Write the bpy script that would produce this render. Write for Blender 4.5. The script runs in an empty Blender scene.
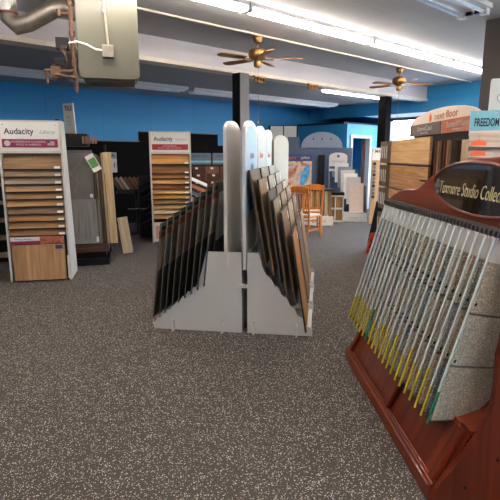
import bpy, math, random
from mathutils import Matrix, Vector
random.seed(7)
R = math.radians
SC = bpy.context.scene
COL = SC.collection
V = Vector

# ------------------------------------------------------------------ helpers
def Tm(x, y, z): return Matrix.Translation((x, y, z))
def Rx(a): return Matrix.Rotation(R(a), 4, 'X')
def Ry(a): return Matrix.Rotation(R(a), 4, 'Y')
def Rz(a): return Matrix.Rotation(R(a), 4, 'Z')

class MB:
    def __init__(s): s.v = []; s.f = []
    def add(s, vs, fs, M=None):
        n = len(s.v)
        for p in vs:
            p = V(p)
            s.v.append(tuple(M @ p) if M is not None else tuple(p))
        s.f += [tuple(n + i for i in f) for f in fs]
        return s
    def box(s, x0, x1, y0, y1, z0, z1, M=None):
        vs = [(x, y, z) for z in (z0, z1) for y in (y0, y1) for x in (x0, x1)]
        return s.add(vs, [(0,2,3,1),(4,5,7,6),(0,1,5,4),(2,6,7,3),(0,4,6,2),(1,3,7,5)], M)
    def prism(s, poly, t0, t1, ax='y', M=None):
        # poly in the plane normal to ax: 'y' -> (x,z), 'x' -> (y,z), 'z' -> (x,y)
        def P(p, t):
            return {'y': (p[0], t, p[1]), 'x': (t, p[0], p[1]), 'z': (p[0], p[1], t)}[ax]
        a = sum(poly[i][0]*poly[(i+1) % len(poly)][1]-poly[(i+1) % len(poly)][0]*poly[i][1] for i in range(len(poly)))
        if (a < 0) != (ax == 'y'): poly = poly[::-1]
        n = len(poly)
        vs = [P(p, t0) for p in poly] + [P(p, t1) for p in poly]
        fs = [tuple(range(n-1, -1, -1)), tuple(range(n, 2*n))]
        fs += [(i, (i+1) % n, n+(i+1) % n, n+i) for i in range(n)]
        return s.add(vs, fs, M)
    def tube(s, pts, r, n=10, M=None, cap=True):
        pts = [V(p) for p in pts]; rs = r if isinstance(r, (list, tuple)) else [r]*len(pts)
        vs = []; up = None
        for i, p in enumerate(pts):
            d = (pts[min(i+1, len(pts)-1)] - pts[max(i-1, 0)]).normalized()
            if up is None:
                up = V((0,0,1)) if abs(d.z) < .9 else V((1,0,0))
            a = d.cross(up).normalized(); b = a.cross(d).normalized(); up = b
            for k in range(n):
                t = 2*math.pi*k/n
                vs.append(p + (a*math.cos(t) + b*math.sin(t))*rs[i])
        fs = []
        for i in range(len(pts)-1):
            for k in range(n):
                k2 = (k+1) % n
                fs.append((i*n+k, (i+1)*n+k, (i+1)*n+k2, i*n+k2))
        if cap:
            fs.append(tuple(range(n))); m = (len(pts)-1)*n
            fs.append(tuple(m+k for k in range(n-1, -1, -1)))
        return s.add(vs, fs, M)
    def lathe(s, prof, n=20, M=None):
        vs = []; fs = []
        for (r, z) in prof:
            for k in range(n):
                t = 2*math.pi*k/n
                vs.append((r*math.cos(t), r*math.sin(t), z))
        for i in range(len(prof)-1):
            for k in range(n):
                k2 = (k+1) % n
                fs.append((i*n+k, i*n+k2, (i+1)*n+k2, (i+1)*n+k))
        fs.append(tuple(range(n-1, -1, -1))); m = (len(prof)-1)*n
        fs.append(tuple(m+k for k in range(n)))
        return s.add(vs, fs, M)
    def build(s, name, mat, parent=None, M=None, bevel=0, smooth=False, **tags):
        me = bpy.data.meshes.new(name)
        me.from_pydata(s.v, [], s.f); me.update()
        o = bpy.data.objects.new(name, me); COL.objects.link(o)
        me.materials.append(mat)
        if smooth:
            for p in me.polygons: p.use_smooth = True
            try: me.set_sharp_from_angle(angle=R(40))
            except Exception: pass
        if bevel:
            b = o.modifiers.new('bevel', 'BEVEL'); b.width = bevel; b.segments = 2; b.limit_method = 'ANGLE'
        if parent: o.parent = parent
        if M is not None: o.matrix_basis = M
        for k, v in tags.items(): o[k] = v
        return o

def box(x0, x1, y0, y1, z0, z1): return MB().box(x0, x1, y0, y1, z0, z1)
def thing(name, label, cat, M=None, group=None):
    o = bpy.data.objects.new(name, None); COL.objects.link(o)
    o.empty_display_size = .1
    if M is not None: o.matrix_basis = M
    return tag(o, label, cat, group)
def tag(o, label, cat, group=None, kind=None):
    o['label'] = label; o['category'] = cat
    if group: o['group'] = group
    if kind: o['kind'] = kind
    return o
def struct(o): o['kind'] = 'structure'; return o
def text(s, size, mat, parent, M, name='lettering', shear=0, xscale=1, bold=0, width=None, ext=.0008):
    cu = bpy.data.curves.new('t', 'FONT'); cu.body = s; cu.size = size; cu.shear = shear
    cu.extrude = ext; cu.offset = bold; cu.resolution_u = 3
    cu.align_x = 'CENTER'; cu.align_y = 'CENTER'
    to = bpy.data.objects.new('t', cu); COL.objects.link(to)
    bpy.context.view_layer.update()
    me = bpy.data.meshes.new_from_object(to)
    w = to.dimensions.x
    bpy.data.objects.remove(to); bpy.data.curves.remove(cu)
    if width and w > 0: xscale = width/w
    for v in me.vertices: v.co.x *= xscale
    me.materials.clear(); me.materials.append(mat)
    o = bpy.data.objects.new(name, me); COL.objects.link(o); me.name = name
    o.parent = parent; o.matrix_basis = M
    return o
FRONT = Rx(90)                  # text facing -y, reading along +x
LEFTF = Rz(-90) @ Rx(90)        # text facing -x, reading along -y
RIGHTF = Rz(90) @ Rx(90)        # text facing +x, reading along +y
NTH = ['first', 'second', 'third', 'fourth', 'fifth', 'sixth', 'seventh', 'eighth', 'ninth', 'tenth', 'eleventh', 'twelfth',
       'thirteenth', 'fourteenth', 'fifteenth', 'sixteenth', 'seventeenth', 'eighteenth', 'nineteenth', 'twentieth', 'twenty-first', 'twenty-second']

# ------------------------------------------------------------------ materials
def lin(c):
    return tuple((x/255/12.92 if x/255 <= .04045 else ((x/255+.055)/1.055)**2.4) for x in c) + (1,)
def mk(name):
    m = bpy.data.materials.new(name); m.use_nodes = True
    nt = m.node_tree; return m, nt, nt.nodes['Principled BSDF']
def N(nt, t, **k):
    n = nt.nodes.new(t)
    for a, b in k.items(): setattr(n, a, b)
    return n
def mat(name, c, rough=.5, metal=0, var=.08, scale=8, bump=0, spec=.5, coat=0):
    m, nt, b = mk(name)
    b.inputs['Roughness'].default_value = rough; b.inputs['Metallic'].default_value = metal
    b.inputs['Specular IOR Level'].default_value = spec; b.inputs['Coat Weight'].default_value = coat
    tc = N(nt, 'ShaderNodeTexCoord'); no = N(nt, 'ShaderNodeTexNoise'); no.inputs['Scale'].default_value = scale
    no.inputs['Detail'].default_value = 4
    nt.links.new(tc.outputs['Object'], no.inputs['Vector'])
    r = N(nt, 'ShaderNodeValToRGB'); c = lin(c)
    r.color_ramp.elements[0].position = .3; r.color_ramp.elements[1].position = .7
    r.color_ramp.elements[0].color = tuple(x*(1-var) for x in c[:3]) + (1,)
    r.color_ramp.elements[1].color = tuple(min(1, x*(1+var)) for x in c[:3]) + (1,)
    nt.links.new(no.outputs['Fac'], r.inputs['Fac']); nt.links.new(r.outputs['Color'], b.inputs['Base Color'])
    if bump:
        bp = N(nt, 'ShaderNodeBump'); bp.inputs['Strength'].default_value = bump; bp.inputs['Distance'].default_value = .01
        nt.links.new(no.outputs['Fac'], bp.inputs['Height']); nt.links.new(bp.outputs['Normal'], b.inputs['Normal'])
    return m
def wood(name, c1, c2, grain='z', planks=None, rough=.68, scale=1.0, coat=0, seam=.55):
    """grain runs along the local axis; planks=(axis u, axis v, length, width) draws plank seams"""
    m, nt, b = mk(name); b.inputs['Roughness'].default_value = rough; b.inputs['Coat Weight'].default_value = coat; b.inputs['Specular IOR Level'].default_value = .25
    tc = N(nt, 'ShaderNodeTexCoord'); mp = N(nt, 'ShaderNodeMapping')
    s = [28*scale]*3; s['xyz'.index(grain)] = 1.6*scale; mp.inputs['Scale'].default_value = s
    oi = N(nt, 'ShaderNodeObjectInfo')
    ad = N(nt, 'ShaderNodeVectorMath', operation='MULTIPLY_ADD'); ad.inputs[1].default_value = (1,1,1)
    ml = N(nt, 'ShaderNodeMath', operation='MULTIPLY'); ml.inputs[1].default_value = 30
    nt.links.new(oi.outputs['Random'], ml.inputs[0])
    nt.links.new(tc.outputs['Object'], mp.inputs['Vector']); nt.links.new(mp.outputs['Vector'], ad.inputs[0])
    nt.links.new(ml.outputs[0], ad.inputs[2])
    no = N(nt, 'ShaderNodeTexNoise'); no.inputs['Scale'].default_value = 1; no.inputs['Detail'].default_value = 6; no.inputs['Distortion'].default_value = .6
    nt.links.new(ad.outputs[0], no.inputs['Vector'])
    r = N(nt, 'ShaderNodeValToRGB'); r.color_ramp.elements[0].position = .32; r.color_ramp.elements[1].position = .68
    r.color_ramp.elements[0].color = lin(c2); r.color_ramp.elements[1].color = lin(c1)
    nt.links.new(no.outputs['Fac'], r.inputs['Fac'])
    out = r.outputs['Color']
    if planks:
        sx = N(nt, 'ShaderNodeSeparateXYZ'); cx = N(nt, 'ShaderNodeCombineXYZ')
        nt.links.new(tc.outputs['Object'], sx.inputs[0])
        nt.links.new(sx.outputs['XYZ'.index(planks[0].upper())], cx.inputs[0]); nt.links.new(sx.outputs['XYZ'.index(planks[1].upper())], cx.inputs[1])
        br = N(nt, 'ShaderNodeTexBrick'); br.inputs['Scale'].default_value = 1; br.inputs['Brick Width'].default_value = planks[2]
        br.inputs['Row Height'].default_value = planks[3]; br.inputs['Mortar Size'].default_value = .002; br.offset = .37
        br.inputs['Color1'].default_value = (1,1,1,1); br.inputs['Color2'].default_value = (.72,.7,.68,1); br.inputs['Mortar'].default_value = (seam,)*3+(1,)
        nt.links.new(cx.outputs[0], br.inputs['Vector'])
        mx = N(nt, 'ShaderNodeMixRGB', blend_type='MULTIPLY'); mx.inputs[0].default_value = 1
        nt.links.new(out, mx.inputs[1]); nt.links.new(br.outputs['Color'], mx.inputs[2]); out = mx.outputs[0]
    nt.links.new(out, b.inputs['Base Color'])
    return m
def speckle(name, base, dark, fleck, scale=70, thr=.2, fine=180, rough=.95, bump=.4, amount=.5):
    m, nt, b = mk(name); b.inputs['Roughness'].default_value = rough; b.inputs['Specular IOR Level'].default_value = .15
    tc = N(nt, 'ShaderNodeTexCoord')
    no = N(nt, 'ShaderNodeTexNoise'); no.inputs['Scale'].default_value = fine; no.inputs['Detail'].default_value = 2
    nt.links.new(tc.outputs['Object'], no.inputs['Vector'])
    r = N(nt, 'ShaderNodeValToRGB'); r.color_ramp.elements[0].position = .35; r.color_ramp.elements[1].position = .65
    r.color_ramp.elements[0].color = lin(dark); r.color_ramp.elements[1].color = lin(base)
    nt.links.new(no.outputs['Fac'], r.inputs['Fac'])
    wv = N(nt, 'ShaderNodeTexNoise'); wv.inputs['Scale'].default_value = scale*.7
    nt.links.new(tc.outputs['Object'], wv.inputs['Vector'])
    va = N(nt, 'ShaderNodeVectorMath', operation='MULTIPLY_ADD'); va.inputs[1].default_value = (.02,.02,.02)
    nt.links.new(wv.outputs['Color'], va.inputs[0]); nt.links.new(tc.outputs['Object'], va.inputs[2])
    vo = N(nt, 'ShaderNodeTexVoronoi'); vo.inputs['Scale'].default_value = scale
    nt.links.new(va.outputs[0], vo.inputs['Vector'])
    lt = N(nt, 'ShaderNodeMath', operation='LESS_THAN'); lt.inputs[1].default_value = thr
    nt.links.new(vo.outputs['Distance'], lt.inputs[0])
    sp = N(nt, 'ShaderNodeSeparateColor'); nt.links.new(vo.outputs['Color'], sp.inputs[0])
    gt = N(nt, 'ShaderNodeMath', operation='GREATER_THAN'); gt.inputs[1].default_value = 1-amount
    nt.links.new(sp.outputs[0], gt.inputs[0])
    mu = N(nt, 'ShaderNodeMath', operation='MULTIPLY'); nt.links.new(lt.outputs[0], mu.inputs[0]); nt.links.new(gt.outputs[0], mu.inputs[1])
    mx = N(nt, 'ShaderNodeMixRGB'); nt.links.new(mu.outputs[0], mx.inputs[0]); nt.links.new(r.outputs['Color'], mx.inputs[1]); mx.inputs[2].default_value = lin(fleck)
    nt.links.new(mx.outputs[0], b.inputs['Base Color'])
    bp = N(nt, 'ShaderNodeBump'); bp.inputs['Strength'].default_value = bump; bp.inputs['Distance'].default_value = .004
    nt.links.new(no.outputs['Fac'], bp.inputs['Height']); nt.links.new(bp.outputs['Normal'], b.inputs['Normal'])
    return m
def emit(name, c, st):
    m, nt, b = mk(name); b.inputs['Emission Color'].default_value = c+(1,); b.inputs['Emission Strength'].default_value = st
    b.inputs['Base Color'].default_value = (1,1,1,1)
    return m
def panelled(name, c, line, w, h, rough=.8, u='x', v='y', mortar=.006, off=0.0):
    m, nt, b = mk(name); b.inputs['Roughness'].default_value = rough
    tc = N(nt, 'ShaderNodeTexCoord'); sx = N(nt, 'ShaderNodeSeparateXYZ'); cx = N(nt, 'ShaderNodeCombineXYZ')
    nt.links.new(tc.outputs['Object'], sx.inputs[0])
    nt.links.new(sx.outputs['XYZ'.index(u.upper())], cx.inputs[0]); nt.links.new(sx.outputs['XYZ'.index(v.upper())], cx.inputs[1])
    br = N(nt, 'ShaderNodeTexBrick'); br.inputs['Scale'].default_value = 1; br.inputs['Brick Width'].default_value = w; br.offset = off
    br.inputs['Row Height'].default_value = h; br.inputs['Mortar Size'].default_value = mortar
    c1 = lin(c); br.inputs['Color1'].default_value = c1; br.inputs['Color2'].default_value = tuple(x*.93 for x in c1[:3])+(1,)
    br.inputs['Mortar'].default_value = lin(line)
    nt.links.new(cx.outputs[0], br.inputs['Vector']); nt.links.new(br.outputs['Color'], b.inputs['Base Color'])
    return m

M_floor = speckle('speckled carpet', (92,85,81), (60,55,53), (206,198,188), scale=112, thr=.33, fine=190, amount=.5, bump=.25)
M_blue = panelled('blue painted panel wall', (32,128,182), (24,104,152), 1.22, 9, rough=.6, u='x', v='z', mortar=.004)
M_bluep = mat('blue paint', (46,142,196), .6, var=.03, scale=3)
M_blue_lit = mat('blue paint lightened as window lit', (62,160,205), .6, var=.03, scale=3)  # the blue lightened in colour for window light on the door face
M_blackw = mat('black painted wall', (15,14,15), .9, spec=.1)
M_ceil = panelled('ceiling tile', (198,194,190), (178,174,170), .6, .6, rough=.9, mortar=.005)
M_ceil2 = mat('grey painted ceiling', (165,163,165), .9, var=.03, scale=2)
M_ceil3 = mat('grey soffit paint', (176,172,172), .9, var=.03, scale=2)
M_beam = mat('off white beam paint', (205,196,194), .8, var=.04, scale=3)
M_trimc = mat('cream metal trim', (225,210,190), .5, var=.05)
M_white = mat('white laminate', (196,191,186), .4, var=.015, scale=3)
M_offw = mat('warm white laminate', (222,214,200), .45, var=.02, scale=3)
M_beige = mat('beige panel', (138,120,100), .6, var=.04, scale=4)
M_black = mat('black metal', (17,16,17), .5, var=.1, spec=.25)
M_dark = mat('dark board core', (30,27,26), .6, var=.2)
M_grey = mat('grey column paint', (92,86,86), .6, var=.06, scale=3)
M_brownp = mat('brown pillar paint', (62,52,46), .6, var=.08, scale=4)
M_steel = mat('galvanised steel', (150,140,128), .45, metal=.7, var=.2, scale=14)
M_rust = mat('rusty gas pipe', (92,64,48), .7, metal=.3, var=.4, scale=40)
M_heater = mat('olive beige enamel', (92,89,75), .4, var=.04, scale=3)
M_brass = mat('antique brass', (150,112,66), .35, metal=.8, var=.1)
M_red = mat('red painted metal', (120,42,30), .6)
M_fanw = wood('fan blade walnut', (204,156,104), (150,104,64), 'x')
M_mah = wood('mahogany', (128,50,27), (88,31,16), 'z', rough=.34, coat=.4, scale=.5)
M_mahy = wood('mahogany long grain', (140,58,30), (98,36,18), 'y', rough=.38, coat=.15, scale=.5)
M_gloss = mat('black glass', (16,14,14), .08, var=.02, coat=.5)
M_gold = mat('cream gold lettering', (232,214,160), .5, var=.02)
M_oak = wood('honey oak', (206,128,48), (168,92,28), 'z', rough=.35)
M_clear = mat('white plastic edging', (205,212,212), .3, var=.05, scale=20)
M_yel = mat('yellow plastic edging', (205,185,40), .35, var=.05)
M_grn = mat('green plastic edging', (20,120,88), .35, var=.05)
M_paper = mat('white card', (226,222,218), .7, var=.04, scale=30)
M_ink = mat('dark ink', (38,34,48), .6, var=.02)
M_inkg = mat('grey ink', (150,150,155), .6, var=.02)
M_maroon = mat('maroon print', (138,34,78), .5, var=.05)
M_redp = mat('red print', (168,34,48), .5, var=.05)
M_orange = mat('orange print', (228,90,36), .5, var=.05)
M_terra = mat('terracotta print', (190,112,74), .5, var=.03)
M_taupe = mat('taupe print', (112,100,92), .5, var=.03)
M_tblue = mat('pale teal print', (130,196,214), .5, var=.06, scale=14)
M_pale = mat('pale blue poster', (120,160,200), .5, var=.05, scale=14)
M_navy = mat('navy blue print', (48,64,110), .5, var=.1)
M_bluegrey = mat('blue grey laminate', (66,84,108), .55, var=.05, scale=3)
M_bluegrey2 = mat('pale blue grey laminate', (112,124,142), .55, var=.05, scale=3)
M_tube = emit('lit fluorescent tube', (1,.93,.84), 13)
M_tubeoff = mat('unlit fluorescent tube', (225,225,225), .3)
M_fix = mat('white enamel fixture', (225,220,214), .4, var=.03)
M_seat = mat('cream seat cloth', (222,206,178), .8, bump=.2, scale=60)
M_green = mat('green tag print', (96,160,84), .5, var=.2, scale=20)
M_conc = mat('outdoor concrete', (150,150,148), .9)
M_orangeb = mat('orange red plastic', (228,64,24), .5, var=.3, scale=30)
WOODS = {}
def W(c1, c2, grain='z', planks=None, **k):
    key = (c1, c2, grain, planks)
    if key not in WOODS: WOODS[key] = wood('wood plank finish', c1, c2, grain, planks, **k)
    return WOODS[key]

# ------------------------------------------------------------------ the room (u,v axes turned against the camera)
A = R(90-48.3)
U = V((math.cos(A), math.sin(A), 0)); VV = V((-math.sin(A), math.cos(A), 0))
RM = Matrix.Rotation(A, 4, 'Z')            # local x = u, local y = v
def S(name, b, m, **k): return struct(b.build(name, m, M=RM, **k))
U0, U1, V0, V1 = -4.5, 13.0, -4.5, 10.4
US = 11.8                                  # face of the blue soffit over the window bay
VB = 6.5                                   # beam
H = 3.3
S('floor', box(U0-.2, U1+.2, V0-.2, V1+.2, -.12, 0), M_floor)
S('ceiling', MB().box(U0-.2, U1+.2, V0-.2, 5.4, H, H+.15), M_ceil)
S('ceiling_soffit', MB().box(U0-.2, U1+.2, 5.4, VB+.02, H, H+.15), M_ceil3)
S('ceiling_rear', MB().box(U0-.2, U1+.2, VB+.25, V1+.2, 3.0, 3.2), M_ceil2)
S('trim_1', MB().tube([(U0, 5.4, H-.012), (US, 5.4, H-.012)], .014, 8), M_trimc)
S('ceiling_beam', box(U0, US, VB, VB+.25, 2.97, H+.1), M_beam)
S('trim_2', MB().box(U0, US, VB-.035, VB, 2.97, 3.0).box(U0, US, VB-.035, VB+.22, 2.94, 2.97), M_trimc)
S('wall_back', box(U0-.2, U1+.2, V1, V1+.2, 0, 3.2), M_blue)
# black painted lower zone with the stepped top edge
st = [(U0,0),(10.9,0),(10.9,1.84),(8.1,1.84),(8.1,2.13),(5.75,2.13),(5.75,1.9),(U0,1.9)]
S('wall_back_black_dado', MB().prism(st, V1-.02, V1, 'y'), M_blackw)
st2 = MB()
for a, b, z in ((U0,5.75,1.9),(5.75,8.1,2.13),(8.1,10.9,1.84)): st2.box(a, b, V1-.05, V1, z, z+.02)
S('trim_3', st2, M_grey)
S('wall_left', box(U0-.2, U0, V0, V1, 0, H+.1), M_blue)
S('wall_front', box(U0, U1, V0-.2, V0, 0, H+.1), M_bluep)
# window wall u=13 with a run of big panes below the soffit
ww = MB().box(U1, U1+.2, V0, V1, 0, .5).box(U1, U1+.2, V0, V1, 2.65, H+.1).box(U1, U1+.2, 8.5, V1, .5, 2.65)
wins = []
v = 8.3
edges = []
while v > V0+1.0:
    edges.append((max(V0+.2, v-1.8), v)); v -= 1.95
prev = 8.5
for a, b in edges:
    ww.box(U1, U1+.2, b, prev, .5, 2.65); prev = a
ww.box(U1, U1+.2, V0, prev, .5, 2.65)
S('wall_right', ww, M_bluep)
mg, nt, b_ = mk('window glass')
tr = N(nt, 'ShaderNodeBsdfTransparent'); gl = N(nt, 'ShaderNodeBsdfGlossy'); gl.inputs['Roughness'].default_value = .02
ms = N(nt, 'ShaderNodeMixShader'); ms.inputs[0].default_value = .06
nt.links.new(tr.outputs[0], ms.inputs[1]); nt.links.new(gl.outputs[0], ms.inputs[2])
nt.links.new(ms.outputs[0], nt.nodes['Material Output'].inputs['Surface'])
M_alu = mat('dark aluminium frame', (60,62,66), .4, metal=.5)
for i, (a, b) in enumerate(edges):
    fr = MB().box(U1-.02, U1+.06, a, b, .5, .56).box(U1-.02, U1+.06, a, b, 2.59, 2.65).box(U1-.02, U1+.06, a, a+.05, .56, 2.59).box(U1-.02, U1+.06, b-.05, b, .56, 2.59)
    w = S('window_%d' % (i+1), fr, M_alu)
    MB().box(U1+.01, U1+.02, a+.05, b-.05, .56, 2.59).build('glass_pane', mg, w)
S('wall_soffit', box(US, US+.12, V0, V1, 2.68, H+.1), M_bluep)
S('trim_4', MB().box(US-.02, US, V0, VB+2, 2.98, 3.0), M_bluep)
S('ceiling_window_bay', box(US+.12, U1, V0, 8.5, 2.68, 2.76), M_beam)
# small blue room in the corner with the door
PZ = 2.46
S('wall_partition_left', box(11.2, 11.3, 8.5, V1, 0, PZ), M_bluep)
pf = MB().box(11.3, 11.42, 8.5, 8.6, 0, PZ).box(11.2, 11.3, 8.49, 8.5, 0, PZ).box(12.3, U1, 8.5, 8.6, 0, PZ).box(11.42, 12.3, 8.5, 8.6, 2.12, PZ)
S('wall_partition_front', pf, M_blue_lit)
S('ceiling_partition', box(11.2, U1, 8.62, V1, PZ, PZ+.05), M_black)
d1 = S('door_1', MB().box(11.36,11.44,8.46,8.62,0,2.16).box(12.28,12.36,8.46,8.62,0,2.16).box(11.44,12.28,8.46,8.62,2.08,2.16), M_white)
# brown jamb inside the doorway
MB().box(12.23, 12.28, 8.63, 8.72, .01, 2.06).build('brown_jamb', mat('door jamb brown', (120,84,60), .5), d1)
# outside ground
struct(MB().box(U1+.3, U1+40, V0-20, V1+20, -.3, -.15).build('ground_outside', M_conc, M=RM))
# columns
def column(name, x, y, w, h, m, label):
    o = box(-w/2, w/2, -w/2, w/2, 0, h).build(name, m, M=Tm(x, y, 0) @ RM)
    return struct(o)
c1 = column('column_grey', -.155, 8.5, .2, 2.94, M_grey, '')
MB().box(-.104, -.1, -.1, .1, 0, 2.94).build('black_side_facing', M_black, c1)
column('column_black', 3.18, 11.75, .21, 2.94, M_blackw, '')
column('column_brown', 3.28, 6.62, .34, H, M_brownp, '')

# ------------------------------------------------------------------ ceiling lights
def fixture(u, v, z, n_tubes, lit, label, group, length=2.42, w=.16):
    t = thing('fluorescent_light', label, 'ceiling light', RM @ Tm(u, v, z), group)
    b = MB().prism([(-w*.5,0),(w*.5,0),(w*.42,-.045),(-w*.42,-.045)], 0, length, 'x')
    b.build('housing', M_fix, t)
    for k in range(n_tubes):
        y = (k-(n_tubes-1)/2)*.09
        MB().tube([(.04, y, -.075), (length-.04, y, -.075)], .019, 10).build('tube', M_tube if lit else M_tubeoff, t)
    for x in (0, length-.03):
        MB().box(x, x+.03, -w*.45, w*.45, -.1, -.04).build('tube_holder', M_fix, t)
    return t
us = [-.96, 1.48, 3.92, 6.36, 8.8]
for i, u in enumerate(us):
    d = ['farthest left in its row, beyond the gas heater', 'directly above the gas heater', 'between the heater and the near ceiling fan', 'just right of the near ceiling fan', 'far end of the row, by the window soffit'][i]
    fixture(u, 4.45, H, 2, True, 'lit twin-tube strip light, ' + d, 'strip lights of the long lit row')
def fixture2(u, v, label):
    return fixture(u, v, H, 2, True, label, 'strip lights of the short row', w=.42)
def wide_fixture(u, v, label, group):
    t = thing('fluorescent_light', label, 'ceiling light', RM @ Tm(u, v, H), group)
    MB().box(0, 2.42, -.2, .2, -.05, 0).build('housing', M_fix, t)
    for y in (-.13, .13):
        MB().tube([(.05, y, -.085), (2.36, y, -.085)], .02, 10).build('tube', M_tubeoff, t)
        MB().box(2.34, 2.42, y-.04, y+.04, -.115, -.05).build('tube_holder', M_fix, t)
    MB().box(2.36, 2.41, -.08, -.02, -.09, -.05).box(2.36, 2.41, .02, .08, -.09, -.05).build('lamp_socket', M_black, t)
    return t
wide_fixture(3.6, 2.78, 'open wide strip light ending beside the brown pillar', 'strip lights of the short row')
wide_fixture(1.1, 2.78, 'open wide strip light overhead, next in line from the brown pillar one', 'strip lights of the short row')
for i, u in enumerate([-2.5, 0.2, 2.9, 5.6, 8.3]):  # out-of-view row, added to raise the room's brightness
    fixture(u, .3, H, 2, True, 'unseen strip light added for brightness overhead of the viewer, %s from the window end' % NTH[4-i], 'added strip lights of the overhead row')
for i, u in enumerate([-1.5, 2.5, 6.5]):  # second unseen row, added behind the viewer as fill light
    fixture(u, -2.6, H, 2, True, 'unseen strip light added for fill behind the viewer, %s from the window end' % NTH[2-i], 'added fill strip lights of the rear row')
for i, u in enumerate([1.0, 3.6, 6.2, 8.6]):
    t = thing('fluorescent_light', 'unlit white strip light on the rear ceiling, ' + NTH[3-i] + ' from the window end', 'ceiling light', RM @ Tm(u, 8.9, 3.0), 'unlit strip lights over the back wall')
    MB().prism([(-.2,0),(.2,0),(.14,-.06),(-.14,-.06)], 0, 2.45, 'x').build('housing', M_fix, t)
    for y in (-.09, .09): MB().tube([(.04, y, -.08), (2.4, y, -.08)], .019, 8).build('tube', M_tubeoff, t)
fx = thing('fluorescent_light', 'lit strip light on the rear ceiling just behind the beam', 'ceiling light', RM @ Tm(8.2, 6.92, 3.0))
MB().box(0, 2.45, -.07, .07, -.05, 0).build('housing', M_fix, fx)
MB().tube([(.04, 0, -.07), (2.4, 0, -.07)], .02, 8).build('tube', M_tube, fx)
# track spot clusters under the beam
for i, (u, lab) in enumerate(((5.95, 'brown spotlight cluster under the beam just right of the grey column'), (7.35, 'brown spotlight cluster under the beam midway between both columns'))):
    t = thing('spotlight_cluster', lab, 'spotlight', RM @ Tm(u, VB-.1, 2.94), 'spotlight clusters under the beam')
    MB().box(-.14, .14, 0, .06, -.025, 0).build('track', M_brass, t)
    for k in range(4):
        MB().lathe([(.012,0),(.03,-.03),(.034,-.08),(.0,-.08)][::-1], 12, Tm(-.105+.07*k, .03, -.025)).build('lamp_head', M_brass, t, smooth=True)

# ------------------------------------------------------------------ ceiling fans
def fan(u, v, rot, label):
    t = thing('ceiling_fan', label, 'ceiling fan', RM @ Tm(u, v, H) @ Rz(rot), 'brass ceiling fans')
    MB().lathe([(.02,-.11),(.06,-.09),(.075,-.03),(.075,0)], 20).build('canopy', M_brass, t, smooth=True)
    MB().tube([(0,0,-.08),(0,0,-.18)], .013, 8).build('down_rod', M_brass, t)
    MB().lathe([(.04,-.34),(.1,-.33),(.13,-.30),(.14,-.25),(.13,-.20),(.08,-.17),(.03,-.16)], 24).build('motor_housing', M_brass, t, smooth=True)
    MB().lathe([(.02,-.44),(.05,-.43),(.06,-.38),(.05,-.34)], 20).build('switch_housing', M_brass, t, smooth=True)
    for k in range(5):
        Mk = Rz(72*k)
        MB().prism([(.09,-.02),(.2,-.045),(.24,-.03),(.24,.03),(.2,.045),(.09,.02)], -.335, -.328, 'z').build('blade_arm', M_brass, t, Mk)
        pts = [(.2,-.05),(.3,-.062),(.58,-.07),(.645,-.055),(.665,0),(.645,.055),(.58,.07),(.3,.062),(.2,.05)]
        MB().prism(pts, -.004, .004, 'z').build('blade', M_fanw, t, Mk @ Tm(0,0,-.315) @ Rx(11))
    MB().tube([(.04,0,-.43),(.042,0,-1.2)], .0025, 6).build('pull_chain', M_brass, t)
    MB().lathe([(.0,-.04),(.012,-.03),(.006,0)], 10, Tm(.042,0,-1.2)).build('pull_knob', M_terra, t)
    return t
fan(5.05, 5.5, 27, 'near ceiling fan with brown blades and long pull cord')
fan(8.95, 5.55, 22, 'far ceiling fan hanging toward the black column')

# ------------------------------------------------------------------ unit heater and its pipes
def rrect(x0, x1, z0, z1, r, n=5):
    p = []
    for cx, cz, a in ((x1-r, z1-r, 0), (x0+r, z1-r, 90), (x0+r, z0+r, 180), (x1-r, z0+r, 270)):
        for k in range(n+1):
            t = R(a+90*k/n); p.append((cx+r*math.cos(t), cz+r*math.sin(t)))
    return p
HM = Tm(-1.43, 5.15, 2.36) @ Rz(14)
hz = thing('gas_heater', 'big beige gas unit heater hanging from the ceiling', 'heater', HM)
MB().prism(rrect(-.29,.29,.02,.86,.04), .03, .5, 'y').build('casing', M_heater, hz, smooth=True)
MB().prism(rrect(-.3,.3,0,.88,.05), 0, .03, 'y').build('front_panel', M_heater, hz, bevel=.008, smooth=True)
MB().prism(rrect(-.265,.265,.035,.845,.04), -.004, .001, 'y').build('raised_face', M_heater, hz, smooth=True)
lv = MB()
for k in range(8): lv.box(-.25, .25, .07+.05*k, .075+.05*k, -.02, .02)
lv.build('louvre', mat('heater louvre brown', (104,84,66), .6), hz)
cd = MB().tube([(-.03,-.03,.92),(-.02,-.03,.7),(.0,-.03,.3)], .012, 8)
for z in (.76, .62): cd.tube([(-.02,-.03,z),(-.02,-.03,z+.04)], .02, 8)
cd.build('conduit', M_steel, hz)
MB().box(-.06, .05, -.06, -.004, .2, .32).build('junction_box', M_steel, hz, bevel=.005)
MB().tube([(-.05,-.03,.27),(-.12,-.05,.27),(-.2,-.05,.31),(-.3,-.03,.34),(-.38,.02,.33)], .009, 8).build('flex_conduit', M_paper, hz)
MB().tube([(-.33,.02,-.14),(-.345,.02,.5),(-.345,.02,.94)], .019, 10).build('gas_pipe', M_rust, hz)
for z in (.02,.14,.3,.42,.58,.7): MB().tube([(-.335-.015*z,.02,z-.025),(-.335-.015*z,.02,z+.025)], .028, 10).build('pipe_fitting', M_rust, hz)
MB().tube([(-.34,.02,.6),(-.45,.0,.6)], .014, 8).tube([(-.45,.0,.57),(-.45,.0,.63)], .02, 8).build('shut_off_valve', M_rust, hz)
bn = MB().tube([(-.62,.0,.06),(-.38,.0,.06),(-.3,.06,.1)], .017, 8)
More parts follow.
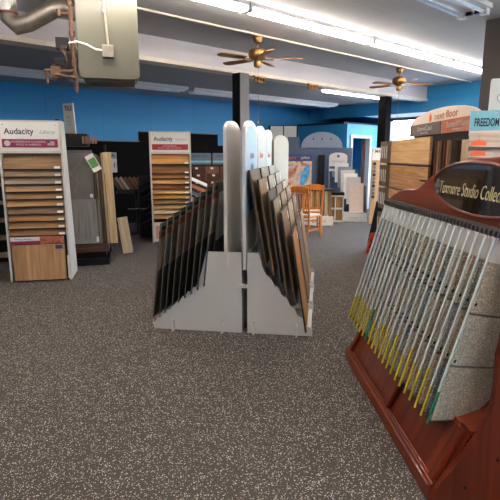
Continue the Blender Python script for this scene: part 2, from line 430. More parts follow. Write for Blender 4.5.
bn.box(-.56,-.47,-.03,.05,-.01,.1).tube([(-.6,0,-.06),(-.6,0,.07)], .016, 8).tube([(-.52,-.03,.02),(-.34,-.03,.0)], .014, 8)
bn.tube([(-.55,0,.1),(-.48,0,.14),(-.42,0,.1)], .009, 6)
bn.build('burner_valve', M_rust, hz)
MB().box(-.5,-.38,.0,.1,.27,.38).build('control_box', M_black, hz, bevel=.006)
MB().box(-.52,-.42,-.01,.06,.12,.18).build('regulator', M_black, hz, bevel=.006)
wr = MB()
for k in range(3):
    wr.tube([(-.44+.02*k,0,.3),(-.45+.02*k,-.04,.25),(-.4,-.05,.18-.03*k),(-.36,0,.12)], .004, 6)
wr.build('wire', M_rust, hz)
MB().box(-.28,-.26,.2,.22,.86,.96).box(.26,.28,.2,.22,.86,.96).build('hanger', M_steel, hz)
fl = thing('flue_pipe', 'galvanised flue pipe elbowing up left of the heater', 'pipe')
MB().tube([(-1.72,5.5,3.06),(-1.97,5.48,3.13),(-2.08,5.47,3.11),(-2.34,5.45,2.97),(-2.46,5.45,2.94),(-2.54,5.45,3.01),(-2.56,5.45,3.3)],
          [.088,.088,.092,.088,.09,.09,.088], 18).build('duct', M_steel, fl, smooth=True)
MB().tube([(-2.55,5.45,3.05),(-2.55,5.45,3.07)], .098, 18).build('joint_ring', M_red, fl)
MB().tube([(-2.555,5.45,3.08),(-2.56,5.45,3.29)], .095, 18).build('white_sleeve', M_fix, fl, smooth=True)

# ------------------------------------------------------------------ centre sample displays (frame turned 8 degrees)
DF = Tm(-.055, 4.17, 0) @ Rz(-8.1)
def ridge(x0, z0, x1, z1, n, dip):
    p = []
    for k in range(n):
        a = k/n; b = (k+1)/n
        p.append((x0+(x1-x0)*a, z0+(z1-z0)*a)); p.append((x0+(x1-x0)*(a+.6/n), z0+(z1-z0)*(a+.6/n)-dip))
        p.append((x0+(x1-x0)*b, z0+(z1-z0)*b-dip*.2))
    return p
def post_poly(d, top):
    p = [(-.03,.6),(d,.6)]
    for k in range(0, 13):
        t = math.pi*k/12; p.append((d/2-.015+(d/2+.015)*math.cos(t), top-.075+.075*math.sin(t)*1.3))
    return p
M_poster2 = mat('off white poster', (158,160,162), .5, var=.06, scale=12)
def module(kind, yo, label, first):
    t = thing('sample_display_stand', label, 'display stand', DF @ Tm(0, yo, 0), 'white step stands in the middle of the room')
    for y in (0, .66):
        if kind == 'left':
            poly = [(-.85,0),(-.02,0),(-.02,.75),(-.34,.75)] + ridge(-.42,.46,-.87,.06,9,.02)
        else:
            poly = [(.03,0),(.62,0),(.62,.06)] + ridge(.60,.08,.17,.62,6,.035) + [(.14,.75),(.03,.75)]
        MB().prism(poly, y, y+.02, 'y').build('side_panel', M_white, t)
    x = -.17 if kind == 'left' else -.005
    MB().prism(post_poly(.72, 1.88), x, x+.028, 'x').build('tall_header_board', M_white, t)
    s = -1 if kind == 'left' else 1
    if kind == 'left':
        MB().box(-.84,-.03,.02,.66,.02,.04).box(-.03,-.02,.02,.66,.0,.74).build('base_shelf', M_white, t)
        fx_, fy = (-.66,-.2), 0
    else:
        MB().box(.04,.61,.02,.66,.02,.04).box(.03,.04,.02,.66,0,.74).build('base_shelf', M_white, t)
        fx_ = (.09,.48)
    for f in fx_:
        MB().box(f-.009, f+.009, -.05, .0, 0, .11).build('foot_tab', M_white, t)
    if kind == 'right':
        MB().box(-.05,.03,-.02,0,.43,.46).build('slot_peg', M_white, t, Tm(.0,0,.0))
        MB().prism([(p[0]*.9+.036, p[1]) if p[1] > 1 else (p[0]*.9+.036, 1.1) for p in post_poly(.72, 1.84)], x+.028, x+.030, 'x').build('poster', M_pale if first else M_poster2, t)
        if first:
            text('natural\nplank', .1, M_inkg, t, Tm(x+.031,.36,1.55) @ RIGHTF)
        else:
            text('floors', .1, M_orange, t, Tm(x+.031,.3,1.6) @ RIGHTF)
    return t
module('left', 0, 'white step stand holding the dark framed samples, leftmost', True)
module('right', 0, 'white step stand with pale blue poster, front of the right row', True)
module('right', .80, 'white step stand second from front of the right row', False)
module('right', 1.6, 'white step stand at the back of the right row', False)

mat_edge = mat('grey frame edge', (84,84,80), .5, var=.1)
fin_left = [((150,128,104),(108,88,70)), ((120,116,112),(84,80,78)), ((96,74,60),(60,44,34)), ((132,116,100),(92,78,66)), ((110,90,76),(70,54,44)), ((88,70,58),(52,40,32)), ((126,112,98),(86,72,60)), ((104,96,90),(66,60,56)), ((140,126,110),(98,84,70))]
for i in range(9):
    x0, z0, x1, z1 = -.885+.061*i, .115+.04*i, -.78+.061*i, 1.0+.046*i
    a = math.degrees(math.atan2(x1-x0, z1-z0)); L = math.hypot(x1-x0, z1-z0)
    M = DF @ Tm(x0+.03, .0, z0) @ Ry(a)
    lab = 'dark framed flooring sample, %s from the left on the left white stand' % NTH[i]
    t = thing('flooring_sample_board', lab, 'flooring sample', M, 'dark framed samples on the left white stand')
    MB().box(0, .004, -.03, .6, 0, L).build('board', M_dark, t)
    fr = MB().box(.004,.009,-.03,-.022,0,L).box(.004,.009,.592,.6,0,L).box(.004,.009,-.022,.592,L-.012,L).box(.004,.009,-.022,.592,0,.012)
    fr.build('frame', mat_edge, t)
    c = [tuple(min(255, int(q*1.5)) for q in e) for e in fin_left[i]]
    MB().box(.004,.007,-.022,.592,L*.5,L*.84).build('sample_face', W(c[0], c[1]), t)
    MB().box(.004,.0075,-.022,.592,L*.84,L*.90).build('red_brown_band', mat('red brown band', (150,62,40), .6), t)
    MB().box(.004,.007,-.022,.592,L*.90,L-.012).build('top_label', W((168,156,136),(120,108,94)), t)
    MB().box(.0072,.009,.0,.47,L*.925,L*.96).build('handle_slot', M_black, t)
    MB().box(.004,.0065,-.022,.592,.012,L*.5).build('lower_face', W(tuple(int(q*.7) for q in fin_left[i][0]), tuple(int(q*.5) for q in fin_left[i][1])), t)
# paper sheet board leaning against the left header board
t = thing('information_board', 'dark board with white information sheet beside the left header board', 'sign board', DF @ Tm(-.31, .05, .5) @ Ry(5))
MB().box(0,.012,0,.55,0,.86).build('board', M_dark, t)
MB().box(.012,.014,.03,.5,.34,.78).build('info_sheet', mat('grey info sheet', (170,168,168), .6), t)

rt = [(-.014,1.47,.134,.63),(.062,1.39,.202,.555),(.146,1.29,.265,.46),(.19,1.215,.32,.385),(.265,1.115,.395,.29),(.36,.915,.50,.04)]
cols = [[((150,122,96),(110,84,62)),((178,142,100),(140,106,72)),((132,108,84),(92,72,56)),((176,152,122),(136,112,86)),((160,122,80),(118,84,52)),((196,138,76),(150,98,48))],
        [((190,176,160),(150,136,120)),((204,194,180),(168,156,142)),((170,150,128),(130,112,92)),((196,160,120),(150,118,84)),((206,176,136),(164,134,100)),((150,120,92),(112,86,62))],
        [((206,200,192),(176,168,160)),((190,186,180),(156,150,144)),((214,190,156),(180,154,120)),((186,160,128),(146,122,94)),((170,136,100),(130,98,68)),((190,150,106),(146,110,74))]]
rowname = ['front', 'second', 'rear']
for m_ in range(3):
    for i, (xt, zt, xb, zb) in enumerate(rt):
        xt += .055+.0; xb += .055
        a = math.degrees(math.atan2(xt-xb, zt-zb)); L = math.hypot(xt-xb, zt-zb)
        M = DF @ Tm(xb, .80*m_, zb) @ Ry(a)
        lab = 'wood plank sample board, %s step from the top, %s stand of the right row' % (NTH[i], rowname[m_])
        t = thing('flooring_sample_board', lab, 'flooring sample', M, 'wood sample boards on the right row of stands')
        MB().box(0, .014, -.03, .62, 0, L).build('board', M_dark, t)
        c = cols[m_][i]
        MB().box(.014,.019,-.026,.616,.004,L-.004).build('plank_face', W(c[0], c[1], 'z', ('z','y',1.2,.2)), t)
        if i in (1, 3, 4, 5):
            MB().box(.019,.0205,.5,.56,L-.12,L-.05).build('price_sticker', M_paper, t)
# beige end board
t = thing('beige_end_panel', 'tall beige board with rounded top closing the right row', 'display board', Tm(.31, 6.35, 0) @ Rz(76))
p = [(0,0),(1.15,0)] + [(.575+.575*math.cos(math.pi*k/12), 1.76+.11*math.sin(math.pi*k/12)) for k in range(13)]
MB().prism(p, 0, .03, 'y').build('panel', M_beige, t)
MB().box(.1,.13,-.12,.15,0,.06).box(1.0,1.03,-.12,.15,0,.06).build('foot', M_beige, t)

# ------------------------------------------------------------------ white shelf towers with wood boards
def tower(M, label, brand_sub, band_mat, band_text, n_label, boards, w=.74, big=True, sub2=''):
    t = thing('sample_tower', label, 'display tower', M, 'white flooring sample towers')
    side = [(-.02,0),(.52,0),(.26,2.0),(.0,2.0)]
    for s in (-1, 1):
        x = s*(w/2-.0125)
        MB().prism([(y,z) for y,z in side], x-.0125, x+.0125, 'x').build('side_panel', M_white, t)
    MB().box(-w/2+.025, w/2-.025, .2, .22, 0, 1.98).build('back_panel', M_dark, t)
    MB().box(-w/2+.025, w/2-.025, .0, .2, 1.62, 1.65).box(-w/2, w/2, 0, .26, 2.0, 2.015).build('shelf', M_white, t)
    h = MB().box(-w/2+.025, w/2-.025, .01, .03, 1.65, 2.0).build('header_sign', M_offw, t)
    MB().box(-w/2+.045, w/2-.045, .0, .01, 1.68, 1.985).build('sign_plate', M_paper, h)
    MB().box(-w/2+.05, w/2-.05, -.004, .0, 1.69, 1.79).build('colour_band', band_mat, h)
    text('Audacity', .1, M_ink, h, Tm(-.12, -.003, 1.88) @ FRONT, bold=.0015, width=.34)
    text(brand_sub, .06, M_inkg, h, Tm(.2, -.003, 1.875) @ FRONT, shear=.5 if brand_sub == 'Liberty' else 0, width=.19)
    text(band_text, .033, M_white, h, Tm(-.01 if not big else -.02, -.006, 1.74) @ FRONT, width=.4)
    for x in (-w/2+.07, w/2-.07):
        MB().tube([(x,-.004,1.96),(x,.002,1.96)], .006, 8).build('screw', M_black, h)
    if big:
        MB().lathe([(.035,0),(.035,.003)], 16, Tm(-.26,-.005,1.74) @ Rx(90)).build('round_badge', M_white, h)
        fl = MB().box(.2,.28,-.007,-.004,1.715,1.765).build('flag_patch', M_white, h)
        MB().box(.2,.232,-.009,-.007,1.742,1.765).build('flag_canton', M_navy, fl)
        sr = MB()
        for k in range(4): sr.box(.2 if k < 2 else .232,.28,-.0085,-.007,1.717+.0125*k,1.7225+.0125*k)
        sr.build('flag_stripe', M_redp, fl)
    lips = MB()
    for (z, hh, c) in boards:
        lips.box(-w/2+.025, w/2-.025, -.005, .2, z-.012, z-.004)
    lips.build('shelf_lip', M_black, t)
    for i, (z, hh, c) in enumerate(boards):
        gq = .22 if big else .08
        c = tuple(tuple(int(q*(1-gq)+sum(e)/3*gq) for q in e) for e in c[:2]) + (c[2],)
        L = hh/math.cos(R(27))
        a = 27
        Mb = M @ Tm(-.005, .005, z) @ Rx(-a)
        b = thing('wood_sample_board', 'sloping %s wood sample, %s from the top of the %s' % (c[2], NTH[i], n_label), 'wood sample', Mb, 'wood samples on the ' + n_label)
        MB().box(-w/2+.035, w/2-.03, 0, .012, 0, L).build('plank', W(tuple(min(255,int(q*1.12)) for q in c[0]), tuple(min(255,int(q*1.12)) for q in c[1]), 'x', ('x','z',.9,.12)), b)
        MB().box(w/2-.115, w/2-.045, -.003, 0, .004, .034).build('price_tag', M_paper, b)
    return t
TM = Tm(-2.70, 6.04, 0) @ Rz(12)
br = [((164,124,84),(126,92,60),'tan'), ((158,126,92),(118,90,64),'tan'), ((164,142,112),(122,102,80),'greyish'), ((188,144,96),(146,104,64),'golden'), ((168,128,84),(126,90,56),'tan'),
      ((198,146,86),(158,108,58),'golden'), ((150,118,86),(110,82,58),'brown'), ((178,126,74),(134,88,48),'honey'), ((186,134,80),(142,94,52),'honey'), ((170,116,66),(128,82,44),'amber')]
zs = [1.43]+[1.43-.093*k for k in range(1, 10)]
tower(TM, 'near white sample tower with maroon band sign and big oak base board', 'Liberty', M_maroon, 'WATERPROOF FLOORING\nMADE IN AMERICA', 'near tower',
      [(z, .19 if i == 0 else .1, c) for i, (z, c) in enumerate(zip(zs, br))])
t = thing('oak_floor_panel', 'large light oak floor panel at the foot of the near tower', 'floor sample', TM @ Tm(.0, -.05, .02) @ Rx(-2))
MB().box(-.315,.315,0,.014,0,.46).build('plank_panel', W((200,158,116),(168,126,88),'z',('z','x',.7,.16)), t)
MB().box(.2,.29,-.003,0,.4,.45).build('corner_sticker', M_navy, t)
t = thing('picture_strip', 'purple and copper picture strip above the oak floor panel', 'sign', TM @ Tm(0, -.03, .49))
MB().box(-.33,.31,0,.01,0,.09).build('strip', M_paper, t)
MB().box(-.33,.02,-.002,0,0,.04).build('purple_band', M_maroon, t)
MB().box(.02,.31,-.002,0,0,.09).build('copper_picture', mat('copper picture', (176,96,70), .5, var=.5, scale=30), t)
text('flooring collection', .03, M_ink, t, Tm(-.18,-.001,.065) @ FRONT, width=.2)
t = thing('picture_board', 'small framed picture board at lower right of near tower', 'sign', TM @ Tm(.345, -.03, .02))
MB().box(-.012,.012,0,.05,0,.3).build('board', M_offw, t)

TM2 = Tm(-1.44, 8.85, 0) @ Rz(9)
br2 = [((206,150,84),(166,112,54),'golden'), ((140,98,62),(100,66,38),'brown'), ((164,110,58),(122,76,36),'amber'), ((206,160,100),(166,120,66),'pale golden'), ((146,84,48),(104,54,28),'red brown'),
       ((212,168,106),(172,128,70),'blond'), ((214,156,78),(172,114,46),'golden'), ((158,128,94),(118,92,64),'greyish'), ((206,166,112),(166,126,78),'blond'), ((222,200,164),(190,164,124),'cream'), ((208,160,96),(166,118,60),'golden')]
z2 = [1.44, 1.27] + [1.27-.092*k for k in range(1, 10)]
tower(TM2, 'far white sample tower with red band sign near the black wall', 'hardwood', M_redp, 'WATERPROOF\nSOLID CORE FLOORING', 'far tower',
      [(z, .17 if i == 0 else (.155 if i == 1 else .098), c) for i, (z, c) in enumerate(zip(z2, br2))], big=False)
t = thing('framed_picture', 'small floral picture card at the foot of the far tower', 'picture', TM2 @ Tm(-.26, -.03, .02))
MB().box(-.08,.08,0,.012,0,.36).build('card', M_offw, t)
MB().box(-.05,.05,-.002,0,.06,.3).build('floral_print', mat('floral print', (200,150,140), .5, var=.4, scale=40), t)

# ------------------------------------------------------------------ dark tile rack left of the middle
GM = Tm(-2.42, 7.05, 0) @ Rz(14) @ Matrix.Diagonal((.85,.9,1,1))
t = thing('tile_display_rack', 'black metal rack holding the large grey tile boards', 'display rack', GM)
MB().box(-.38,.36,-.18,.4,0,.1).build('plinth', M_black, t)
MB().box(-.36,-.32,.35,.42,.1,1.75).box(.34,.38,.35,.42,.1,1.75).build('upright', M_black, t)
MB().box(-.4,.1,.0,.42,1.72,1.9).box(-.4,-.34,.1,.42,1.9,2.1).build('header_box', M_black, t)
MB().box(-.4,.36,-.2,.35,.2,.3).build('lower_tray', W((92,66,48),(60,42,32),'x'), t)
MB().box(-.36,.3,-.12,.35,.1,.2).build('tray_support', M_black, t)
t = thing('header_card', 'white upright card standing on the black rack header', 'sign card', GM @ Tm(-.17, .12, 1.9) @ Rz(-42) @ Rx(3))
MB().box(-.12,.12,0,.015,0,.42).build('card', M_white, t)
text('TILE', .09, M_ink, t, Tm(.0,-.002,.35) @ FRONT, bold=.002, width=.18)
text('stone\nlook\nvinyl', .05, M_inkg, t, Tm(0,-.002,.18) @ FRONT)
t = thing('sample_chip_row', 'row of small brown chips on the black header box', 'chips', GM @ Tm(.02, -.04, 1.76) @ Rz(0))
for k in range(5): MB().box(-.0+.05*k,.035+.05*k,0,.02,0,.1).build('chip', W((150,110,90),(110,76,60)), t)
m_tile = mat('dark grey marble tile', (112,104,98), .35, var=.18, scale=3)
m_tile2 = mat('grey wood look tile', (132,130,132), .4, var=.12, scale=5)
t = thing('tile_board', 'upper grey marble tile board with pale veins on black rack', 'tile board', GM @ Tm(-.1, -.03, .96) @ Rx(-3))
MB().box(-.34,.26,0,.02,0,.71).build('tile', m_tile, t)
ve = MB()
for a, b in (((-.25,.62),(-.1,.35)),((-.1,.35),(.05,.2)),((-.2,.3),(.12,.62)),((-.05,.1),(.0,.4))):
    ve.tube([(a[0],-.0005,a[1]),((a[0]+b[0])/2+.02,-.0005,(a[1]+b[1])/2),(b[0],-.0005,b[1])], .0025, 5)
ve.build('marble_vein', mat('pale vein', (150,138,120), .5), t)
MB().box(-.34,.26,-.003,0,.67,.71).build('top_rail', M_grey, t)
MB().box(.19,.24,-.003,0,.03,.08).build('corner_label', M_paper, t)
t = thing('tile_board', 'lower pale grey wood-look tile board on black rack', 'tile board', GM @ Tm(-.04, -.12, .32) @ Rx(-6))
MB().box(-.36,.28,0,.02,0,.65).build('tile', m_tile2, t)
MB().box(-.28,.2,-.002,0,.05,.6).build('inner_sample', W((150,146,142),(122,118,116)), t)
MB().box(.2,.26,-.003,0,.02,.1).build('corner_label', M_paper, t)
for i in range(5):
    c = [((120,100,82),(84,66,52)), ((140,124,104),(100,86,70)), ((96,84,74),(64,54,48)), ((176,150,116),(136,110,80)), ((206,182,146),(170,144,108)), ((192,166,130),(156,130,96))][i]
    o = (MB().box(-.011,.011,0,.35,0,1.33-.02*(i % 3)) if i < 4 else MB().box(-.01,.12,0,.03,0,1.34)).build('plank_stack_board', W(*c), M=GM @ Tm(.215+.044*i, -.13+.02*i, .3) @ Ry(-1.5) @ Rx(-2))
    tag(o, 'tall plank standing on edge beside grey tiles, %s from the tiles' % NTH[i], 'plank', 'planks on edge beside the tile boards')
t = thing('hang_tag', 'green and white paper tag tilted on the grey tile corner', 'tag', GM @ Tm(.11, -.1, 1.6) @ Ry(-28))
MB().box(-.07,.07,-.003,0,-.26,0).build('card', M_paper, t)
MB().box(-.06,.06,-.005,-.003,-.2,-.06).build('green_panel', M_green, t)
o = MB().box(-.08,.08,0,.02,0,.6).build('leaning_plank', W((214,196,166),(180,160,132)), M=Tm(-2.0, 7.72, .02) @ Rz(10) @ Ry(-8) @ Rx(-14))
tag(o, 'short pale plank leaning on the floor beside the grey tiles', 'plank')
# sign and slanted sample shelf behind
t = thing('wall_sign', 'small white sign with black number on the dark wall', 'sign', Tm(-2.86, 9.95, 1.25) @ Rz(20))
MB().box(-.14,.14,0,.02,0,.4).build('card', M_white, t)
MB().box(-.14,.14,-.002,0,.27,.4).build('grey_header', M_inkg, t)
text('Kraft', .1, M_ink, t, Tm(0,-.004,.335) @ FRONT, width=.22, bold=.002)
text('1 5 1', .13, M_ink, t, Tm(0,-.003,.14) @ FRONT, width=.2, bold=.003)
SM = Tm(-2.3, 9.7, 0) @ Rz(18)
t = thing('slanted_sample_rack', 'black rack with slanted tray in front of dark wall', 'display rack', SM)
MB().box(-.36,.5,-.1,.32,.84,.87).box(-.36,.5,-.1,-.08,.84,.93).build('tray', M_black, t, Rx(0) @ Tm(0,0,0))
MB().box(.0,.05,.1,.15,0,.84).box(-.3,.4,0,.3,0,.03).build('pedestal', M_black, t)
for i in range(9):
    c = random.choice([((120,84,62),(80,52,36)), ((170,150,128),(130,110,90)), ((92,76,66),(60,48,40)), ((190,176,156),(150,134,116)), ((146,100,66),(104,68,40))])
    o = MB().box(-.03,.03,0,.014,0,.34).build('flooring_chip', W(*c), M=SM @ Tm(-.28+.085*i, .0, .88) @ Ry(-32) @ Rx(-12))
    tag(o, 'narrow flooring sample slanting in black tray, %s from the left' % NTH[i], 'flooring sample', 'slanting samples in the black tray')
# black cascading rack left of far tower
t = thing('cascading_rack', 'empty black cascading rack left of the far tower', 'display rack', Tm(-2.0, 9.4, 0) @ Rz(9) @ Matrix.Diagonal((.75,1,1,1)))
cb = MB()
for k in range(8): cb.box(-.2,.24,-.12,.12,.0,.012, Tm(0,0,.2+.125*k) @ Ry(-20))
cb.build('slanted_shelf', M_black, t)
MB().box(-.22,-.2,-.1,.1,0,1.1).box(.2,.22,-.1,.1,0,1.3).box(-.22,.22,.1,.12,0,1.2).build('frame', M_black, t)
MB().box(-.5,.0,-.16,-.13,.58,.59).build('support_arm', M_steel, t)
# fan of pale samples right of far tower
for i in range(5):
    M = Tm(-1.01, 9.05, .62+.125*i) @ Rz(9) @ Ry(24) @ Rx(12)
    t = thing('fanned_sample', 'pale sample panel fanned beside the far tower, %s from the bottom' % NTH[i], 'flooring sample', M, 'fanned samples right of the far tower')
    MB().box(-.14,.22,-.1,.1,0,.014).build('board', [M_paper, M_white, M_bluegrey2, M_terra, M_paper][i], t)
    MB().box(.22,.226,-.1,.1,0,.014).build('edge_strip', M_black, t)
t = thing('fan_bracket', 'black upright bracket carrying the fanned pale samples', 'bracket', Tm(-1.1, 9.15, 0) @ Rz(9))
MB().box(-.03,.03,.1,.14,0,1.35).box(-.12,.12,.02,.2,0,.03).build('upright', M_black, t)
# brown stone display behind the left samples
QM = Tm(-.8, 10.4, 0) @ Rz(9)
t = thing('stone_sample_display', 'tall dark display of brown samples with two pale headers', 'display stand', QM)
MB().box(-.52,.52,.2,.3,0,1.62).build('back_panel', M_dark, t)
for s in (-1, 1):
    hp = MB().box(s*.265-.245,s*.265+.245,.17,.2,1.4,1.64).build('header_panel', M_bluegrey2, t)
    MB().box(s*.265-.245,s*.265+.245,.165,.17,1.44,1.48).build('teal_band', M_tblue, hp)
    text('natural stone', .04, M_ink, hp, Tm(s*.265,.168,1.58) @ FRONT, width=.34)
MB().box(-.5,.5,-.3,.2,0,.15).build('plinth', M_dark, t)
for r_ in range(6):
    for c_ in range(3):
        cc = random.choice([((104,60,42),(70,38,26)), ((122,82,60),(84,54,40)), ((134,118,104),(96,82,72)), ((90,64,52),(56,38,30)), ((150,104,76),(108,70,50))])
        o = box(-.15,.15,0,.018,0,.34).build('stone_sample_board', W(*cc), M=QM @ Tm(-.33+.33*c_+.03*(r_ % 2), .14-.065*r_, 1.02-.15*r_) @ Rx(-9))
        tag(o, 'brown sample card with white tag, %s row down, %s column of dark display' % (NTH[r_], ['left','middle','right'][c_]), 'flooring sample', 'brown cards on the dark display')
        box(-.03,.03,-.002,0,.28,.32).build('white_tag', M_paper, o)
# edge of a black rack left of near tower
t = thing('black_shelf_rack', 'dark shelf rack at the left edge beyond the near tower', 'display rack', Tm(-3.62, 6.9, 0) @ Rz(10))
MB().box(-.3,.25,.3,.33,0,1.6).build('back_panel', M_black, t)
sh = MB()
for k in range(6): sh.box(-.3,.28,0,.3,.1+.26*k,.12+.26*k)
sh.build('shelf', M_black, t)
for k in range(5):
    o = box(-.22,.24,0,.28,0,.03).build('stacked_sample', W((168,140,110),(120,96,72),'x'), M=Tm(-3.62, 6.9, .121+.26*k) @ Rz(10))
    tag(o, 'tan flooring sample on the dark left-edge rack, %s shelf up' % NTH[k], 'flooring sample', 'samples on the left-edge rack')

# ------------------------------------------------------------------ back right: poster, arch fixture, step display, chairs
t = thing('arched_display_wall', 'large blue grey fixture with arched top before partition', 'display fixture', Tm(1.72, 12.6, 0) @ Rz(-4))
MB().box(-.75,.9,0,.1,0,1.78).build('main_panel', M_bluegrey, t)
ap = [(-.42+0,1.78)] + [(.12+.52*math.cos(math.pi-math.pi*k/14), 1.82+.36*math.sin(math.pi*k/14)) for k in range(15)] + [(.64,1.78)]
MB().prism(ap, -.04, .06, 'y').build('arched_top', M_bluegrey2, t)
for x in (-.1,.12,.34): MB().tube([(x,-.05,2.0),(x,-.03,2.0)], .02, 8).build('knob', M_black, t)
MB().box(-.75,-.45,-.06,0,1.6,2.05).build('side_box', M_bluegrey, t)
MB().box(.05,.2,-.1,0,.0,1.6).build('black_bar', M_black, t)  # black box standing proud of the main panel
t = thing('black_cased_board', 'pair of white panels in a black frame above the blue fixture', 'display panels', Tm(.95, 14.0, 0) @ Rz(-3))
MB().box(-.42,.42,0,.06,0,2.42).build('frame', M_black, t)
for s in (-1, 1): MB().box(s*.19-.175,s*.19+.175,-.01,0,2.02,2.4).build('white_panel', M_white, t)
PM = Tm(1.1, 11.2, 0) @ Rz(-3)
t = thing('room_scene_poster', 'large printed poster of a living room on stand', 'poster', PM)
MB().box(-.33,.33,0,.03,.5,1.62).build('board', M_navy, t)
m_, nt, b_ = mk('printed room picture'); b_.inputs['Roughness'].default_value = .4
tc = N(nt, 'ShaderNodeTexCoord'); no = N(nt, 'ShaderNodeTexNoise'); no.inputs['Scale'].default_value = 3.2; no.inputs['Detail'].default_value = 5; no.inputs['Distortion'].default_value = 1.2
nt.links.new(tc.outputs['Object'], no.inputs[0]); r = N(nt, 'ShaderNodeValToRGB')
for k, (p_, c) in enumerate(((.3,(60,70,90)),(.42,(200,130,90)),(.55,(214,186,160)),(.68,(96,140,176)))):
    e = r.color_ramp.elements[k] if k < 2 else r.color_ramp.elements.new(p_)
    e.position = p_; e.color = lin(c)
nt.links.new(no.outputs['Fac'], r.inputs[0]); nt.links.new(r.outputs[0], b_.inputs['Base Color'])
MB().box(-.32,.32,-.004,0,.72,1.46).build('room_picture', m_, t)
MB().prism([(.17+.08*math.cos(a*.5236)+.08*math.sin(a*.5236), 1.14+.24*math.sin(a*.5236)-.04*math.cos(a*.5236)) for a in range(12)], -.008, -.004, 'y', Ry(0)).build('blue_shape', mat('blue swirl print', (70,150,196), .5, var=.4, scale=12), t)
text('floors', .12, M_orange, t, Tm(-.17,-.003,1.54) @ FRONT, width=.24)
text('gallery', .08, M_white, t, Tm(.17,-.003,1.54) @ FRONT, width=.2)
MB().box(-.3,-.27,.03,.3,0,1.2).box(.27,.3,.03,.3,0,1.2).build('stand_leg', M_black, t)
# slat rack with cream base in front of the blue fixture
LM = Tm(1.6, 11.1, 0) @ Rz(2)
t = thing('plank_rack', 'low rack of upright wood strips with cream base', 'display rack', LM)
MB().box(-.42,.32,-.12,.3,0,.2).build('base', M_offw, t, bevel=.005)
text('DCH', .12, M_terra, t, Tm(-.02,-.123,.1) @ FRONT, width=.3)
MB().box(-.42,.32,.2,.23,.2,.82).box(-.42,.32,-.1,.23,.8,.83).build('frame', M_dark, t)
for i in range(8):
    c = [((176,146,104),(138,108,72)), ((120,96,70),(84,64,44)), ((190,166,126),(152,126,90)), ((150,118,80),(110,82,52))][i % 4]
    o = box(-.036,.036,0,.014,0,.58).build('wood_strip', W(*c), M=LM @ Tm(-.37+.088*i, -.06, .205) @ Rx(-8))
    tag(o, 'upright wood strip in low cream-based rack, %s from the left' % NTH[i], 'wood strip', 'wood strips in the low rack')
# small cubby with wood squares
t = thing('cubby_display', 'small cream cubby with four wood squares', 'display stand', Tm(2.06, 11.55, 0) @ Rz(-2))
MB().box(-.2,.2,0,.25,0,.03).box(-.2,.2,0,.25,.31,.34).box(-.2,.2,0,.25,.62,.65).box(-.2,-.18,0,.25,0,.65).box(.18,.2,0,.25,0,.65).box(-.01,.01,0,.25,0,.65).box(-.2,.2,.23,.25,0,.65).build('carcase', M_offw, t)
for x in (-.17,.02):
    for z in (.04,.35): MB().box(x,x+.15,.05,.07,z,z+.26).build('wood_square', W((170,126,76),(126,86,48)), t)
MB().box(-.2,.2,-.02,.2,.65,.72).build('black_top_tray', M_black, t)
# white cascade display
WM = Tm(2.42, 11.95, 0) @ Rz(-4)
t = thing('cascade_display', 'white arched step display with pale sample boards', 'display stand', WM)
hp = [(-.4,1.2),(0.05,1.2)]+[(-.175+.225*math.cos(math.pi*k/10), 1.56+.1*math.sin(math.pi*k/10)) for k in range(11)]
h = MB().prism([(x-.05,z) for x,z in hp], .3, .33, 'y').build('arched_header', M_white, t)
MB().box(-.44,-.01,.297,.3,1.26,1.32).build('blue_band', M_bluegrey, h)
text('mirage', .09, M_inkg, h, Tm(-.225,.297,1.45) @ FRONT, width=.3)
MB().lathe([(.035,0),(.035,.003)], 14, Tm(-.225,.298,1.57) @ Rx(90)).build('round_logo', M_bluegrey, h)
MB().box(-.25,.45,-.3,.1,0,.2).build('base', M_white, t, bevel=.006)
text('mirage', .07, M_inkg, t, Tm(.12,-.302,.1) @ FRONT, width=.2)
MB().prism([(-.0,0),(.3,0),(.3,.4),(.26,1.2),(.2,1.2),(-.25,.2)], -.46, -.44, 'x').prism([(-.25,.2),(.3,.2),(.3,.85),(.0,.85)], .43, .45, 'x').build('side_panel', M_taupe, t)
for i in range(7):
    o = box(-.17+.012*i,.17+.012*i,0,.016,0,.42+.05*i).build('pale_sample_board', [M_bluegrey2, M_white, M_bluegrey2, M_white, M_paper, M_white, mat('pale pink oak', (208,184,170), .5, var=.08, scale=20)][i],
        M=WM @ Tm(-.2+.055*i, .28-.08*i, 1.06-.13*i if i < 6 else .21) @ Rx(-10))
    tag(o, 'pale sample board on the white arched display, %s step down' % NTH[i], 'flooring sample', 'pale boards on the white arched display')
t = thing('potted_plant', 'small grey green plant in a dark pot on step display', 'plant', Tm(2.62, 12.5, 0))
MB().lathe([(.09,0),(.12,.9),(.14,1.06),(.1,1.06)], 14).build('pot', M_bluegrey, t, smooth=True)
pl = MB()
for k in range(70):
    a = random.random()*6.28; rr = random.random()*.16; zz = 1.06+random.random()*.2
    pl.add([(0,0,0),(.03,.012,.02),(.07,0,.03),(.03,-.012,.02)], [(0,1,2,3)], Tm(rr*math.cos(a), rr*math.sin(a), zz) @ Rz(math.degrees(a)) @ Ry(-random.random()*60))
pl.build('foliage', mat('grey green leaf', (104,112,92), .7, var=.3, scale=20), t)
# things stored in and beside the doorway
for i in range(4):
    o = box(-.02,.02,0,.3,0,1.0-.12*i).build('leaning_board', [M_dark, M_grey, M_taupe, M_dark][i], M=Tm(2.82+.07*i, 13.15-.02*i, .01) @ Ry(-7))
    tag(o, 'dark board leaning at the corner room doorway, %s from the door frame' % NTH[3-i], 'board', 'dark boards leaning at the doorway')
o = MB().lathe([(.12,0),(.14,.02),(.14,.3),(.12,.34)], 16).build('waste_bin', M_black, M=Tm(3.48, 13.1, 0), smooth=True)
tag(o, 'black round bin on the floor by the doorway', 'bin')

